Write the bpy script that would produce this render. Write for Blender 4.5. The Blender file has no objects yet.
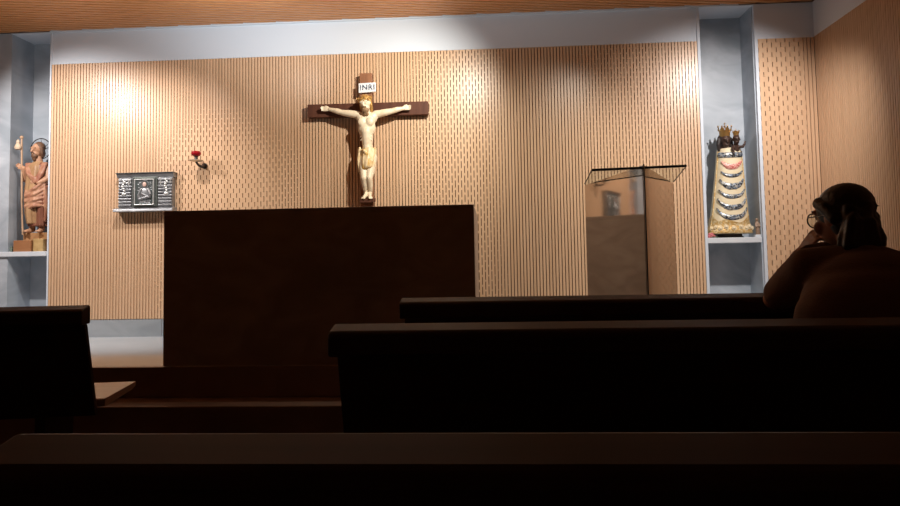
import bpy, bmesh, math, random
from mathutils import Vector, Matrix, Euler
random.seed(7)
C = bpy.context.scene.collection
PI = math.pi
W = 5.947          # front face of the back wall panelling (distance from camera)
PZ = 0.422         # sanctuary floor height
EYE = 1.05

# ------------------------------------------------------------------ materials
def nodes_of(m):
    m.use_nodes = True
    nt = m.node_tree
    return nt, nt.nodes['Principled BSDF']

def mat(name, col, rough=0.5, metal=0.0, spec=0.5, bump=None, var=None, **kw):
    """var=(scale vector, colour 2, contrast lo, hi), bump=(scale, strength)"""
    m = bpy.data.materials.new(name)
    nt, b = nodes_of(m)
    b.inputs['Base Color'].default_value = (*col, 1)
    b.inputs['Roughness'].default_value = rough
    b.inputs['Metallic'].default_value = metal
    b.inputs['Specular IOR Level'].default_value = spec
    tc = nt.nodes.new('ShaderNodeTexCoord')
    if var:
        sc, c2, lo, hi = var[:4]
        mp = nt.nodes.new('ShaderNodeMapping'); mp.inputs['Scale'].default_value = sc
        nz = nt.nodes.new('ShaderNodeTexNoise'); nz.inputs['Scale'].default_value = 1.0
        nz.inputs['Detail'].default_value = 6; nz.inputs['Distortion'].default_value = var[4] if len(var) > 4 else 0.2
        rp = nt.nodes.new('ShaderNodeValToRGB')
        rp.color_ramp.elements[0].position = lo; rp.color_ramp.elements[1].position = hi
        rp.color_ramp.elements[0].color = (*col, 1); rp.color_ramp.elements[1].color = (*c2, 1)
        nt.links.new(tc.outputs['Object'], mp.inputs['Vector'])
        nt.links.new(mp.outputs['Vector'], nz.inputs['Vector'])
        nt.links.new(nz.outputs['Fac'], rp.inputs['Fac'])
        nt.links.new(rp.outputs['Color'], b.inputs['Base Color'])
    if bump:
        n2 = nt.nodes.new('ShaderNodeTexNoise'); n2.inputs['Scale'].default_value = bump[0]
        n2.inputs['Detail'].default_value = 4
        bp = nt.nodes.new('ShaderNodeBump'); bp.inputs['Strength'].default_value = bump[1]
        bp.inputs['Distance'].default_value = 0.01
        nt.links.new(tc.outputs['Object'], n2.inputs['Vector'])
        nt.links.new(n2.outputs['Fac'], bp.inputs['Height'])
        nt.links.new(bp.outputs['Normal'], b.inputs['Normal'])
    for k, v in kw.items():
        b.inputs[k.replace('_', ' ')].default_value = v
    return m

M = {}
M['slat'] = mat('oak_slat', (0.62, 0.395, 0.235), 0.34, var=((38, 38, 1.3), (0.72, 0.48, 0.305), 0.3, 0.7))
M['slat_ceiling'] = mat('ceiling_slat', (0.56, 0.235, 0.075), 0.40, var=((3, 40, 40), (0.68, 0.32, 0.12), 0.3, 0.7))
M['felt_dark'] = mat('black_felt', (0.03, 0.018, 0.012), 0.95, spec=0.1)
M['felt'] = mat('brown_felt', (0.075, 0.042, 0.025), 0.95, spec=0.1)
M['plaster'] = mat('white_plaster', (0.64, 0.70, 0.78), 0.7, bump=(60, 0.05))
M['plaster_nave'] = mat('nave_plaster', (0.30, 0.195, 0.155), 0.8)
M['stone'] = mat('grey_stone', (0.32, 0.365, 0.415), 0.42, var=((1.6, 1.6, 2.6), (0.52, 0.565, 0.62), 0.35, 0.7, 1.6))
M['shelf'] = mat('pale_shelf_stone', (0.62, 0.67, 0.73), 0.35, var=((5, 5, 5), (0.72, 0.75, 0.79), 0.3, 0.7))
M['base'] = mat('grey_baseboard', (0.27, 0.30, 0.33), 0.4, var=((2.2, 2.2, 6), (0.40, 0.43, 0.46), 0.3, 0.7, 1.0))
M['floor_s'] = mat('polished_pale_stone', (0.62, 0.66, 0.70), 0.09, var=((2, 2, 2), (0.70, 0.74, 0.78), 0.3, 0.7), spec=0.7)
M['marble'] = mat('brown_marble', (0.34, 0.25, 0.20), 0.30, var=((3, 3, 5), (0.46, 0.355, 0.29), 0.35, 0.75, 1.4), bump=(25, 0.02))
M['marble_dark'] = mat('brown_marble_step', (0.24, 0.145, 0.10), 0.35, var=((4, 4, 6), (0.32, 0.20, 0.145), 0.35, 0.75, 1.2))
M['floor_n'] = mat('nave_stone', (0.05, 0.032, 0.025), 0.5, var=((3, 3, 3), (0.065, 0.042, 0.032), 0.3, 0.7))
M['pew'] = mat('dark_pew_wood', (0.042, 0.016, 0.011), 0.5, spec=.32, var=((2, 30, 30), (0.062, 0.025, 0.017), 0.3, 0.7))
M['pew_seat'] = mat('pew_seat_wood_lit', (0.56, 0.39, 0.30), 0.22, spec=.7, var=((2, 30, 30), (0.62, 0.44, 0.34), 0.3, 0.7))  # base lightened to carry the grazing reflection of the lit wall
M['mirror'] = mat('bronze_mirror', (0.47, 0.41, 0.35), 0.05, metal=1.0)
M['dark_metal'] = mat('dark_metal', (0.012, 0.011, 0.011), 0.35, metal=0.2)
M['cross'] = mat('cross_walnut', (0.075, 0.026, 0.015), 0.6, spec=.25, var=((25, 25, 3), (0.12, 0.045, 0.026), 0.3, 0.7))
M['cross_post'] = mat('cross_oak_post', (0.17, 0.066, 0.032), 0.55, spec=.3, var=((25, 25, 3), (0.33, 0.15, 0.075), 0.3, 0.7))
M['ivory'] = mat('ivory_paint', (0.80, 0.68, 0.50), 0.42, var=((18, 18, 18), (0.70, 0.54, 0.36), 0.45, 0.75))
M['gilt_hair'] = mat('gilded_hair', (0.62, 0.36, 0.10), 0.38, metal=0.35, var=((40, 40, 40), (0.28, 0.13, 0.04), 0.4, 0.7))
M['beard'] = mat('brown_beard', (0.30, 0.18, 0.09), 0.6)
M['loin'] = mat('cream_gilt_cloth', (0.78, 0.62, 0.38), 0.4, var=((22, 22, 12), (0.60, 0.36, 0.10), 0.45, 0.65))
M['white_sign'] = mat('white_enamel', (0.78, 0.80, 0.82), 0.4)
M['ink'] = mat('blue_grey_ink', (0.05, 0.07, 0.12), 0.5)
M['silver'] = mat('aged_silver', (0.38, 0.39, 0.41), 0.36, metal=0.65, var=((14, 14, 14), (0.24, 0.245, 0.26), 0.35, 0.7))
M['silver_bright'] = mat('bright_silver', (0.72, 0.73, 0.72), 0.3, metal=0.6)
M['silver_dark'] = mat('tarnished_silver', (0.085, 0.095, 0.10), 0.4, metal=0.6)
M['green_silver'] = mat('greenish_frame', (0.16, 0.18, 0.165), 0.4, metal=0.5)
M['icon_field'] = mat('dark_icon_ground', (0.055, 0.07, 0.07), 0.45, metal=0.3)
M['pinkish'] = mat('icon_face_paint', (0.62, 0.42, 0.36), 0.5)
M['red_glass'] = mat('red_glass', (0.42, 0.012, 0.02), 0.08, Transmission_Weight=0.35, IOR=1.45)
M['brass_white'] = mat('pale_metal', (0.66, 0.58, 0.46), 0.3, metal=0.7)
M['lamp_black'] = mat('lamp_dark_iron', (0.03, 0.022, 0.02), 0.4, metal=0.4)
M['saint_skin'] = mat('carved_skin', (0.50, 0.27, 0.16), 0.45)
M['saint_hair'] = mat('carved_hair', (0.15, 0.075, 0.04), 0.55)
M['saint_robe'] = mat('red_brown_robe', (0.17, 0.055, 0.035), 0.45, var=((14, 14, 5), (0.27, 0.11, 0.065), 0.35, 0.7))
M['saint_mantle'] = mat('tan_mantle', (0.48, 0.25, 0.15), 0.42, var=((16, 16, 10), (0.26, 0.08, 0.05), 0.4, 0.7))
M['saint_tunic'] = mat('tan_tunic', (0.44, 0.26, 0.13), 0.45, var=((16, 16, 6), (0.31, 0.17, 0.08), 0.4, 0.7))
M['cream_pouch'] = mat('cream_gourd', (0.62, 0.48, 0.34), 0.5)
M['staff'] = mat('pale_staff_wood', (0.50, 0.33, 0.21), 0.5)
M['block_brown'] = mat('brown_block', (0.30, 0.13, 0.055), 0.4, var=((4, 30, 30), (0.38, 0.175, 0.08), 0.3, 0.7))
M['block_tan'] = mat('tan_block', (0.44, 0.24, 0.11), 0.4)
M['block_gold'] = mat('gilt_block', (0.62, 0.43, 0.20), 0.4, metal=0.1, var=((20, 20, 20), (0.50, 0.32, 0.13), 0.35, 0.7))
M['pale_green'] = mat('pale_green_glass', (0.42, 0.50, 0.42), 0.15, Transmission_Weight=0.6, IOR=1.3)
M['gown'] = mat('cream_gown', (0.84, 0.72, 0.50), 0.5, var=((10, 10, 30), (0.78, 0.62, 0.36), 0.5, 0.75))
M['gold_thread'] = mat('gold_embroidery', (0.66, 0.40, 0.13), 0.4, metal=0.3, var=((60, 60, 60), (0.82, 0.66, 0.38), 0.42, 0.6), bump=(90, 0.6))
M['dark_wood'] = mat('black_wood_face', (0.055, 0.028, 0.02), 0.42)
M['dark_veil'] = mat('dark_hair_paint', (0.03, 0.02, 0.018), 0.5)
M['crown'] = mat('gold_crown', (0.52, 0.30, 0.10), 0.3, metal=0.75)
M['jewel_red'] = mat('red_jewels', (0.55, 0.10, 0.09), 0.35, var=((90, 90, 90), (0.85, 0.55, 0.45), 0.45, 0.6))
def bead(name, a, b, c):
    m = bpy.data.materials.new(name); nt, p = nodes_of(m)
    tc = nt.nodes.new('ShaderNodeTexCoord'); v = nt.nodes.new('ShaderNodeTexVoronoi'); v.inputs['Scale'].default_value = 95
    sp = nt.nodes.new('ShaderNodeSeparateColor'); rp = nt.nodes.new('ShaderNodeValToRGB')
    rp.color_ramp.interpolation = 'CONSTANT'
    e = rp.color_ramp.elements; e[0].color = (*a, 1); e[1].position = 0.4; e[1].color = (*b, 1)
    n = e.new(0.72); n.color = (*c, 1)
    nt.links.new(tc.outputs['Object'], v.inputs['Vector']); nt.links.new(v.outputs['Color'], sp.inputs['Color'])
    nt.links.new(sp.outputs['Red'], rp.inputs['Fac']); nt.links.new(rp.outputs['Color'], p.inputs['Base Color'])
    p.inputs['Roughness'].default_value = 0.3; p.inputs['Metallic'].default_value = 0.2
    return m
M['beads'] = bead('jewelled_beads', (0.035, 0.04, 0.05), (0.22, 0.27, 0.34), (0.50, 0.50, 0.46))
M['pink_petal'] = mat('pink_petals', (0.62, 0.18, 0.20), 0.6)
M['leaf'] = mat('dark_leaf', (0.05, 0.07, 0.03), 0.6)
M['figurine'] = mat('brown_figurine', (0.23, 0.15, 0.10), 0.5, var=((50, 50, 50), (0.36, 0.25, 0.18), 0.4, 0.6))
M['skin'] = mat('person_skin', (0.44, 0.22, 0.14), 0.42)
M['hair'] = mat('black_hair', (0.010, 0.008, 0.008), 0.42, var=((60, 60, 12), (0.02, 0.016, 0.014), 0.4, 0.6), bump=(70, 0.3))
M['shirt'] = mat('rust_shirt', (0.20, 0.115, 0.085), 0.85, bump=(120, 0.15))
M['trousers'] = mat('dark_trousers', (0.03, 0.03, 0.04), 0.85)
M['shoe'] = mat('black_shoe', (0.02, 0.02, 0.02), 0.5)
M['frame_black'] = mat('black_spectacle_frame', (0.012, 0.010, 0.010), 0.25)
def glass_mat(name, tint, fac):
    m = bpy.data.materials.new(name); m.use_nodes = True; nt = m.node_tree
    nt.nodes.remove(nt.nodes['Principled BSDF'])
    t = nt.nodes.new('ShaderNodeBsdfTransparent'); t.inputs['Color'].default_value = (*tint, 1)
    g = nt.nodes.new('ShaderNodeBsdfGlossy'); g.inputs['Roughness'].default_value = 0.02
    mx = nt.nodes.new('ShaderNodeMixShader'); mx.inputs['Fac'].default_value = fac
    nt.links.new(t.outputs[0], mx.inputs[1]); nt.links.new(g.outputs[0], mx.inputs[2])
    nt.links.new(mx.outputs[0], nt.nodes['Material Output'].inputs['Surface'])
    return m
M['glass'] = glass_mat('clear_glass', (0.90, 0.92, 0.90), 0.08)

# ------------------------------------------------------------------ mesh builder
class MB:
    def __init__(s): s.v = []; s.f = []
    def add(s, vs, fs):
        o = len(s.v); s.v += [Vector(p) for p in vs]; s.f += [tuple(i + o for i in f) for f in fs]; return s
    def box(s, x0, x1, y0, y1, z0, z1):
        return s.add([(x, y, z) for x in (x0, x1) for y in (y0, y1) for z in (z0, z1)],
                     [(0, 1, 3, 2), (4, 6, 7, 5), (0, 4, 5, 1), (2, 3, 7, 6), (0, 2, 6, 4), (1, 5, 7, 3)])
    def prism(s, poly, a, b, axis='x'):
        n = len(poly)
        def P(p, t):
            return {'x': (t, p[0], p[1]), 'y': (p[0], t, p[1]), 'z': (p[0], p[1], t)}[axis]
        vs = [P(p, a) for p in poly] + [P(p, b) for p in poly]
        fs = [tuple(range(n))[::-1], tuple(range(n, 2 * n))] + [(i, (i + 1) % n, n + (i + 1) % n, n + i) for i in range(n)]
        return s.add(vs, fs)
    def loft(s, rings, caps=True):
        n = len(rings[0]); vs = [p for r in rings for p in r]; fs = []
        for k in range(len(rings) - 1):
            for i in range(n):
                j = (i + 1) % n
                fs.append((k * n + i, k * n + j, (k + 1) * n + j, (k + 1) * n + i))
        if caps:
            fs.append(tuple(range(n))[::-1]); fs.append(tuple((len(rings) - 1) * n + i for i in range(n)))
        return s.add(vs, fs)
    def tube(s, pts, rad, n=12):
        pts = [Vector(p) for p in pts]
        if not hasattr(rad, '__len__'): rad = [rad] * len(pts)
        rings = []; ref = None
        for i, p in enumerate(pts):
            d = (pts[min(i + 1, len(pts) - 1)] - pts[max(i - 1, 0)]).normalized()
            if ref is None:
                ref = d.orthogonal().normalized()
            u = (ref - d * ref.dot(d)).normalized(); ref = u; w = d.cross(u)
            rings.append([p + (u * math.cos(a) + w * math.sin(a)) * rad[i] for a in [2 * PI * k / n for k in range(n)]])
        return s.loft(rings)
    def ball(s, c, r, n=16, m=10, rot=None):
        if not hasattr(r, '__len__'): r = (r, r, r)
        c = Vector(c); rings = []
        for k in range(m + 1):
            t = PI * (k + 0.02 if k == 0 else (k - 0.02 if k == m else k)) / m
            ring = []
            for i in range(n):
                a = 2 * PI * i / n
                p = Vector((r[0] * math.sin(t) * math.cos(a), r[1] * math.sin(t) * math.sin(a), -r[2] * math.cos(t)))
                if rot is not None: p = rot @ p
                ring.append(c + p)
            rings.append(ring)
        return s.loft(rings)
    def capsule(s, a, b, ra, rb, n=14):
        a, b = Vector(a), Vector(b)
        s.ball(a, ra, n, 8); s.ball(b, rb, n, 8); s.tube([a, b], [ra, rb], n); return s
    def chain(s, pts, rad):
        for i in range(len(pts) - 1): s.capsule(pts[i], pts[i + 1], rad[i], rad[i + 1])
        return s
    def torus(s, c, R, r, axis='y', n=40, m=8):
        vs = []; fs = []
        c = Vector(c)
        for i in range(n):
            a = 2 * PI * i / n
            for j in range(m):
                b = 2 * PI * j / m
                q = R + r * math.cos(b); h = r * math.sin(b)
                p = {'y': (q * math.cos(a), h, q * math.sin(a)), 'z': (q * math.cos(a), q * math.sin(a), h), 'x': (h, q * math.cos(a), q * math.sin(a))}[axis]
                vs.append(c + Vector(p))
        for i in range(n):
            for j in range(m):
                fs.append((i * m + j, ((i + 1) % n) * m + j, ((i + 1) % n) * m + (j + 1) % m, i * m + (j + 1) % m))
        return s.add(vs, fs)
    def xf(s, mtx):
        s.v = [mtx @ p for p in s.v]; return s

def finish(me, smooth):
    bm = bmesh.new(); bm.from_mesh(me); bmesh.ops.recalc_face_normals(bm, faces=bm.faces); bm.to_mesh(me); bm.free()
    if smooth:
        me.polygons.foreach_set('use_smooth', [True] * len(me.polygons))
        if smooth != 'all':
            try: me.set_sharp_from_angle(angle=math.radians(40))
            except Exception: pass

def root_inv(p):
    """world -> the space of (unrotated or rotated) root p, chain of parents with identity inverse"""
    m = Matrix.Identity(4); q = p; chain = []
    while q is not None: chain.append(q); q = q.parent
    for q in reversed(chain): m = m @ q.matrix_basis
    return m.inverted()

def apply_mod(o):
    dg = bpy.context.evaluated_depsgraph_get()
    me = bpy.data.meshes.new_from_object(o.evaluated_get(dg))
    old = o.data; o.modifiers.clear(); o.data = me
    bpy.data.meshes.remove(old)

def obj(name, mb, m, parent=None, smooth=False, bevel=0, remesh=0, world=True, smooth_it=6, label=None):
    vs, fs = mb.v, mb.f
    if parent is not None and world:
        inv = root_inv(parent); vs = [inv @ p for p in vs]
    me = bpy.data.meshes.new(name); me.from_pydata([tuple(p) for p in vs], [], fs); me.update()
    finish(me, smooth)
    o = bpy.data.objects.new(name, me); C.objects.link(o)
    if parent is not None: o.parent = parent
    if remesh:
        r = o.modifiers.new('r', 'REMESH'); r.mode = 'VOXEL'; r.voxel_size = remesh
        if smooth_it:
            sm = o.modifiers.new('s', 'SMOOTH'); sm.iterations = smooth_it; sm.factor = 0.5
        apply_mod(o); o.data.name = name
        o.data.polygons.foreach_set('use_smooth', [True] * len(o.data.polygons))
    elif bevel:
        b = o.modifiers.new('b', 'BEVEL'); b.width = bevel; b.segments = 2; b.limit_method = 'ANGLE'; b.angle_limit = math.radians(35)
        apply_mod(o); o.data.name = name
    o.data.materials.clear(); o.data.materials.append(m)
    if label: o['label'] = label
    return o

def thing(name, label, cat, loc=(0, 0, 0), rotz=0, group=None):
    o = bpy.data.objects.new(name, None); C.objects.link(o); o.empty_display_size = 0.1
    o.location = loc; o.rotation_euler = (0, 0, rotz)
    o['label'] = label; o['category'] = cat
    if group: o['group'] = group
    return o

def tag(o, label, cat, group=None):
    o['label'] = label; o['category'] = cat
    if group: o['group'] = group
    return o

def struct(name, mb, m, label, cat, parent=None, **k):
    o = obj(name, mb, m, parent, **k)
    if parent is None: o['kind'] = 'structure'; o['label'] = label; o['category'] = cat
    return o

# ------------------------------------------------------------------ the room
CE = 3.25           # ceiling underside
PT = 2.94           # top of wood panelling
PB = 0.583          # bottom of wood panelling
XL, XR = -4.75, 2.835
NB = 0.31           # niche depth
YB = -2.2           # rear of the nave

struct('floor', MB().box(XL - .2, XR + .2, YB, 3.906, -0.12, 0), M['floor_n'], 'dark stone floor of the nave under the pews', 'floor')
struct('floor_sanctuary', MB().box(XL - .2, XR + .2, 4.195, W + NB + .05, 0.0, PZ), M['floor_s'], 'polished pale stone sanctuary floor behind the altar', 'floor')
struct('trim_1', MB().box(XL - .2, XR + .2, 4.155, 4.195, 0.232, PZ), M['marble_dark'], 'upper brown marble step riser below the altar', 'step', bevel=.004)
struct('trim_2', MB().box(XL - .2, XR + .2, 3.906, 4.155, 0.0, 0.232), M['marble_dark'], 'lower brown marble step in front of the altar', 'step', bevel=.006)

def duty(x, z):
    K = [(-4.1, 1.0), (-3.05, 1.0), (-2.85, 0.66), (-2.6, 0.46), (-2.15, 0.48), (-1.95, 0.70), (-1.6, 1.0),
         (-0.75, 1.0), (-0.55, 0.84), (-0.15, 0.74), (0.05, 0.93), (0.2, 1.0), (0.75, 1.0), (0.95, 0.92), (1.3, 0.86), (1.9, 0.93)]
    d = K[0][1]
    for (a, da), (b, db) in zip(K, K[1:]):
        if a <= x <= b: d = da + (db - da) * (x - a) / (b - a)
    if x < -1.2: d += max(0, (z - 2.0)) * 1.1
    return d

def slat_wall(x0, x1, z0, z1, yf, pitch, slot, dfun, period=0.086):
    b = MB(); n = int(round((x1 - x0) / pitch)); pitch = (x1 - x0) / n; th = 0.014
    for i in range(n):
        b.box(x0 + i * pitch + slot / 2, x0 + (i + 1) * pitch - slot / 2, yf, yf + th, z0, z1)
    for i in range(n + 1):
        xc = x0 + i * pitch; xa, xb = max(x0, xc - slot / 2), min(x1, xc + slot / 2)
        z = z0 - (period / 2 if i % 2 else 0)
        while z < z1:
            d = dfun(xc, z + period / 2)
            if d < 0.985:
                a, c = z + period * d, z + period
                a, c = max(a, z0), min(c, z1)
                if c - a > 0.002:
                    b.add([(xa, yf, a), (xb, yf, a), (xb, yf, c), (xa, yf, c), (xa, yf + th, a), (xb, yf + th, a), (xb, yf + th, c), (xa, yf + th, c)],
                          [(0, 1, 2, 3), (0, 4, 5, 1), (3, 2, 6, 7)])
            z += period
    return b

# plastered back wall (behind panelling), leaving the two niches open
NL0, NL1 = -4.438, -4.038
NR0, NR1 = 1.845, 2.335
bw = MB()
for a, c in ((XL, NL0), (NL1, NR0), (NR1, XR)):
    bw.box(a, c, W + 0.02, W + NB + 0.2, PZ, CE)
bw.box(NL1, -3.965, W + 0.006, W + 0.02, PT, CE); bw.box(1.79, NR0, W + 0.012, W + 0.02, PT, CE)
bw.box(-3.96, 1.79, W - 0.004, W + 0.02, PT, CE)
bw.box(NR1, XR, W, W + 0.02, PT, CE)
# white edge reveals beside the niches
bw.box(NL1 - 0.014, NL1, W - 0.001, W + NB, PZ, CE); bw.box(NR0 - 0.004, NR0 + 0.02, W - 0.001, W + NB, PZ, CE); bw.box(NR1 - 0.004, NR1 + 0.022, W - 0.001, W + NB, PZ, CE)
bw.box(NL0, NL1, W, W + NB, CE - 0.008, CE); bw.box(NR0, NR1, W, W + NB, CE - 0.008, CE)
struct('wall_back', bw, M['plaster'], 'white plaster back wall with two niches', 'wall')
struct('wall_niche_left', MB().box(NL0, NL1, W + NB, W + NB + 0.1, PZ, CE), M['stone'], 'grey veined stone back of the left niche', 'wall')
struct('wall_niche_left_side', MB().box(NL0, NL0 + 0.012, W + 0.0005, W + NB, PZ, CE - .008), M['stone'], 'grey veined stone side of the left niche', 'wall')
struct('wall_left_pier', MB().box(XL, NL0, W, W + 0.02, PZ, CE), M['stone'], 'grey stone pier left of the left niche', 'wall')
struct('wall_niche_right', MB().box(NR0, NR1, W + NB, W + NB + 0.1, PZ, CE), M['stone'], 'grey veined stone back of the right niche', 'wall')
struct('wall_niche_right_side', MB().box(NR1 - 0.012, NR1 - 0.004, W + 0.03, W + NB, PZ, CE - .008), M['stone'], 'grey veined stone side of the right niche', 'wall')
struct('wall_back_felt', MB().box(NL1 + .002, NR0 - .005, W + 0.0145, W + 0.0195, PB, PT).box(NR1 + .023, XR, W + 0.0145, W + 0.0195, PZ + .16, PT),
       M['felt'], 'black felt behind the slotted oak panelling', 'wall')
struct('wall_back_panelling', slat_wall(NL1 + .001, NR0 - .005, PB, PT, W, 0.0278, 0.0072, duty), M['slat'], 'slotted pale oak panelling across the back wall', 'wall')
struct('wall_back_panelling_right', slat_wall(NR1 + .023, 2.74, PZ + .16, PT, W, 0.037, 0.0066, lambda x, z: 0.5), M['slat'], 'oak panelling with staggered dashes right of the niche', 'wall')
struct('wall_back_slats_corner', slat_wall(2.74, XR, PZ + .16, PT, W, 0.0315, 0.0066, lambda x, z: 1.0), M['slat'], 'plain oak slats in the corner', 'wall')
bb = MB(); x = NL1
for w_ in (0.22, 0.845, 0.845, 0.845, 0.845, 0.845, 0.845, 0.61):
    bb.box(x + .0015, min(x + w_ - .0015, NR0 - .005), W + .004, W + .02, PZ, PB - .004); x += w_
struct('baseboard_back', bb, M['base'], 'grey stone baseboard under the oak panelling', 'baseboard')
# right wall with fine vertical slats
rw = MB(); y = W - 0.002
while y > YB:
    rw.box(XR, XR + 0.014, y - 0.0190, y, PZ if y > 4.2 else 0, PT + .005); y -= 0.0285
struct('wall_right_slats', rw, M['slat'], 'fine vertical oak slats on the right wall', 'wall')
struct('wall_right_felt', MB().box(XR + .0145, XR + .02, YB, W, 0, PT), M['felt_dark'], 'black felt behind the right wall slats', 'wall')
struct('wall_right', MB().box(XR + .02, XR + .2, YB, W + .02, 0, CE).box(XR - .001, XR + .02, YB, W, PT + .005, CE), M['plaster'], 'white plaster right wall above the slats', 'wall')
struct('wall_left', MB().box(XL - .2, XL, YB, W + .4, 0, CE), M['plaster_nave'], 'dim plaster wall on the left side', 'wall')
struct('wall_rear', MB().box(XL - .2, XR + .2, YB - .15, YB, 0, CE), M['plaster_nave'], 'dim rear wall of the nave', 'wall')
# slatted ceiling, laid slightly askew to the back wall
bm = bmesh.new()
ang = math.radians(11); ca, sa = math.cos(ang), math.sin(ang)
pit = 0.058
for k in range(-60, 190):
    off = -3.0 + k * pit
    mb = MB().box(-9, 9, off, off + pit - 0.020, CE, CE + 0.016)
    mtx = Matrix.Translation((-1, 0, 0)) @ Matrix.Rotation(ang, 4, 'Z')
    vs = [bm.verts.new(mtx @ p) for p in mb.v]
    for f in mb.f: bm.faces.new([vs[i] for i in f])
for co, no in (((0, W - .022, 0), (0, 1, 0)), ((0, YB, 0), (0, -1, 0)), ((XR - .02, 0, 0), (1, 0, 0)), ((XL, 0, 0), (-1, 0, 0))):
    bmesh.ops.bisect_plane(bm, geom=bm.verts[:] + bm.edges[:] + bm.faces[:], plane_co=co, plane_no=no, clear_outer=True)
me = bpy.data.meshes.new('ceiling'); bm.to_mesh(me); bm.free()
ce = bpy.data.objects.new('ceiling', me); C.objects.link(ce); me.materials.append(M['slat_ceiling'])
ce['kind'] = 'structure'; ce['label'] = 'warm wood slatted ceiling above the chapel'; ce['category'] = 'ceiling'
struct('ceiling_felt', MB().box(XL, XR, YB, W - .02, CE + .017, CE + .02), M['felt_dark'], 'dark backing above the ceiling slats', 'ceiling')
struct('ceiling_slab', MB().box(XL - .2, XR + .2, YB - .15, W + NB + .2, CE + .021, CE + .15), M['plaster_nave'], 'ceiling slab above the slats', 'ceiling')
struct('trim_3', MB().box(-4.05, 2.2, W - .02, W - .004, CE - .012, CE + .016), M['plaster'], 'thin white strip between ceiling and back wall', 'trim')

# ------------------------------------------------------------------ altar
AX0, AX1, AY0, AY1, AT = -2.087, -0.102, 4.2, 5.32, 1.404
al = thing('altar', 'massive brown marble altar block in the middle of the sanctuary', 'altar', ((AX0 + AX1) / 2, (AY0 + AY1) / 2, PZ))
obj('front_slab', MB().box(AX0, AX1, AY0, AY0 + .03, PZ, AT - .03), M['marble'], al, bevel=.002)
obj('back_slab', MB().box(AX0, AX1, AY1 - .03, AY1, PZ, AT - .03), M['marble'], al, bevel=.002)
obj('side_slab', MB().box(AX0, AX0 + .03, AY0 + .031, AY1 - .031, PZ, AT - .03), M['marble'], al, bevel=.002)
obj('side_slab', MB().box(AX1 - .03, AX1, AY0 + .031, AY1 - .031, PZ, AT - .03), M['marble'], al, bevel=.002)
obj('table_top', MB().box(AX0, AX1, AY0, AY1, AT - .0295, AT), M['marble'], al, bevel=.003)

# ------------------------------------------------------------------ ambo
am = thing('ambo', 'mirror-polished V-shaped lectern with a tilted glass reading desk', 'lectern', (0.994, 4.70, PZ))
FV, LV, RV = (0.994, 4.40), (0.684, 4.912), (1.311, 4.912)
def ztop(y): return 1.650 - (y - 4.40) * (1.650 - 1.582) / 0.512
def wall_panel(a, b, t):
    a, b = Vector((*a, 0)), Vector((*b, 0)); d = (b - a).normalized(); n = Vector((d.y, -d.x, 0))
    cen = Vector((1.0, 4.75, 0))
    if (cen - a).dot(n) < 0: n = -n
    vs = []
    for p in (a, b, b + n * t, a + n * t):
        vs.append((p.x, p.y, PZ)); vs.append((p.x, p.y, ztop(p.y)))
    return MB().add(vs, [(0, 2, 3, 1), (2, 4, 5, 3), (4, 6, 7, 5), (6, 0, 1, 7), (1, 3, 5, 7), (0, 6, 4, 2)])
obj('side_panel', wall_panel((FV[0] - .002, FV[1] + .003), LV, .012), M['mirror'], am, label='left mirror-polished panel')
obj('side_panel', wall_panel((FV[0] + .002, FV[1] + .003), RV, .012), M['mirror'], am, label='right mirror-polished panel')
obj('corner_strip', MB().tube([(FV[0], FV[1], PZ), (FV[0], FV[1], 1.655)], .0038, 8), M['dark_metal'], am)
x0, x1, gy0, zl, zr = 0.664, 1.270, 4.425, 1.622, 1.634
gd = MB().add([(x0, gy0, zl), (x1, gy0, zr), (1.318, 4.918, 1.588), (0.686, 4.918, 1.588), (x0, gy0, zl + .012), (x1, gy0, zr + .012), (1.318, 4.918, 1.600), (0.686, 4.918, 1.600)],
       [(0, 3, 2, 1), (4, 5, 6, 7), (0, 1, 5, 4), (1, 2, 6, 5), (2, 3, 7, 6), (3, 0, 4, 7)])
rd = obj('reading_desk', gd, M['glass'], am, label='clear glass')
ed = MB().add([(x0, gy0 - .006, zl - .002), (x1, gy0 - .006, zr - .002), (x1, gy0, zr - .002), (x0, gy0, zl - .002), (x0, gy0 - .006, zl + .014), (x1, gy0 - .006, zr + .014), (x1, gy0, zr + .014), (x0, gy0, zl + .014)],
       [(0, 3, 2, 1), (4, 5, 6, 7), (0, 1, 5, 4), (1, 2, 6, 5), (2, 3, 7, 6), (3, 0, 4, 7)])
obj('front_edge', ed, M['dark_metal'], rd, label='dark front edge')
obj('side_edge', MB().tube([(x0, gy0, zl + .006), (0.686, 4.918, 1.594)], .004, 6), M['dark_metal'], rd)
obj('side_edge', MB().tube([(x1, gy0, zr + .006), (1.318, 4.918, 1.594)], .004, 6), M['dark_metal'], rd)

# ------------------------------------------------------------------ crucifix
cr = thing('crucifix', 'large wall crucifix with an ivory painted figure on a dark wooden cross', 'crucifix', (-1.065, W - .03, 1.55))
obj('upright_beam', MB().box(-1.139, -1.028, W - .072, W - .013, 1.50, 2.738), M['cross_post'], cr, bevel=.004)
obj('crossbar', MB().box(-1.612, -.530, W - .068, W - .015, 2.352, 2.470).xf(Matrix.Translation((-1.07, 0, 2.41)) @ Matrix.Rotation(math.radians(0.2), 4, 'Y') @ Matrix.Translation((1.07, 0, -2.41))), M['cross'], cr, bevel=.004)
obj('wall_bracket', MB().box(-1.11, -1.05, W - .012, W - .001, 1.60, 1.68), M['lamp_black'], cr)
obj('wall_bracket', MB().box(-1.11, -1.05, W - .012, W - .001, 2.48, 2.56), M['lamp_black'], cr)
ti = obj('title_board', MB().prism([(-1.142, 2.553), (-1.142, 2.640), (-.990, 2.645), (-.990, 2.560)], W - .098, W - .080, 'y'), M['white_sign'], cr, bevel=.003, label='white board with letters INRI')
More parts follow.
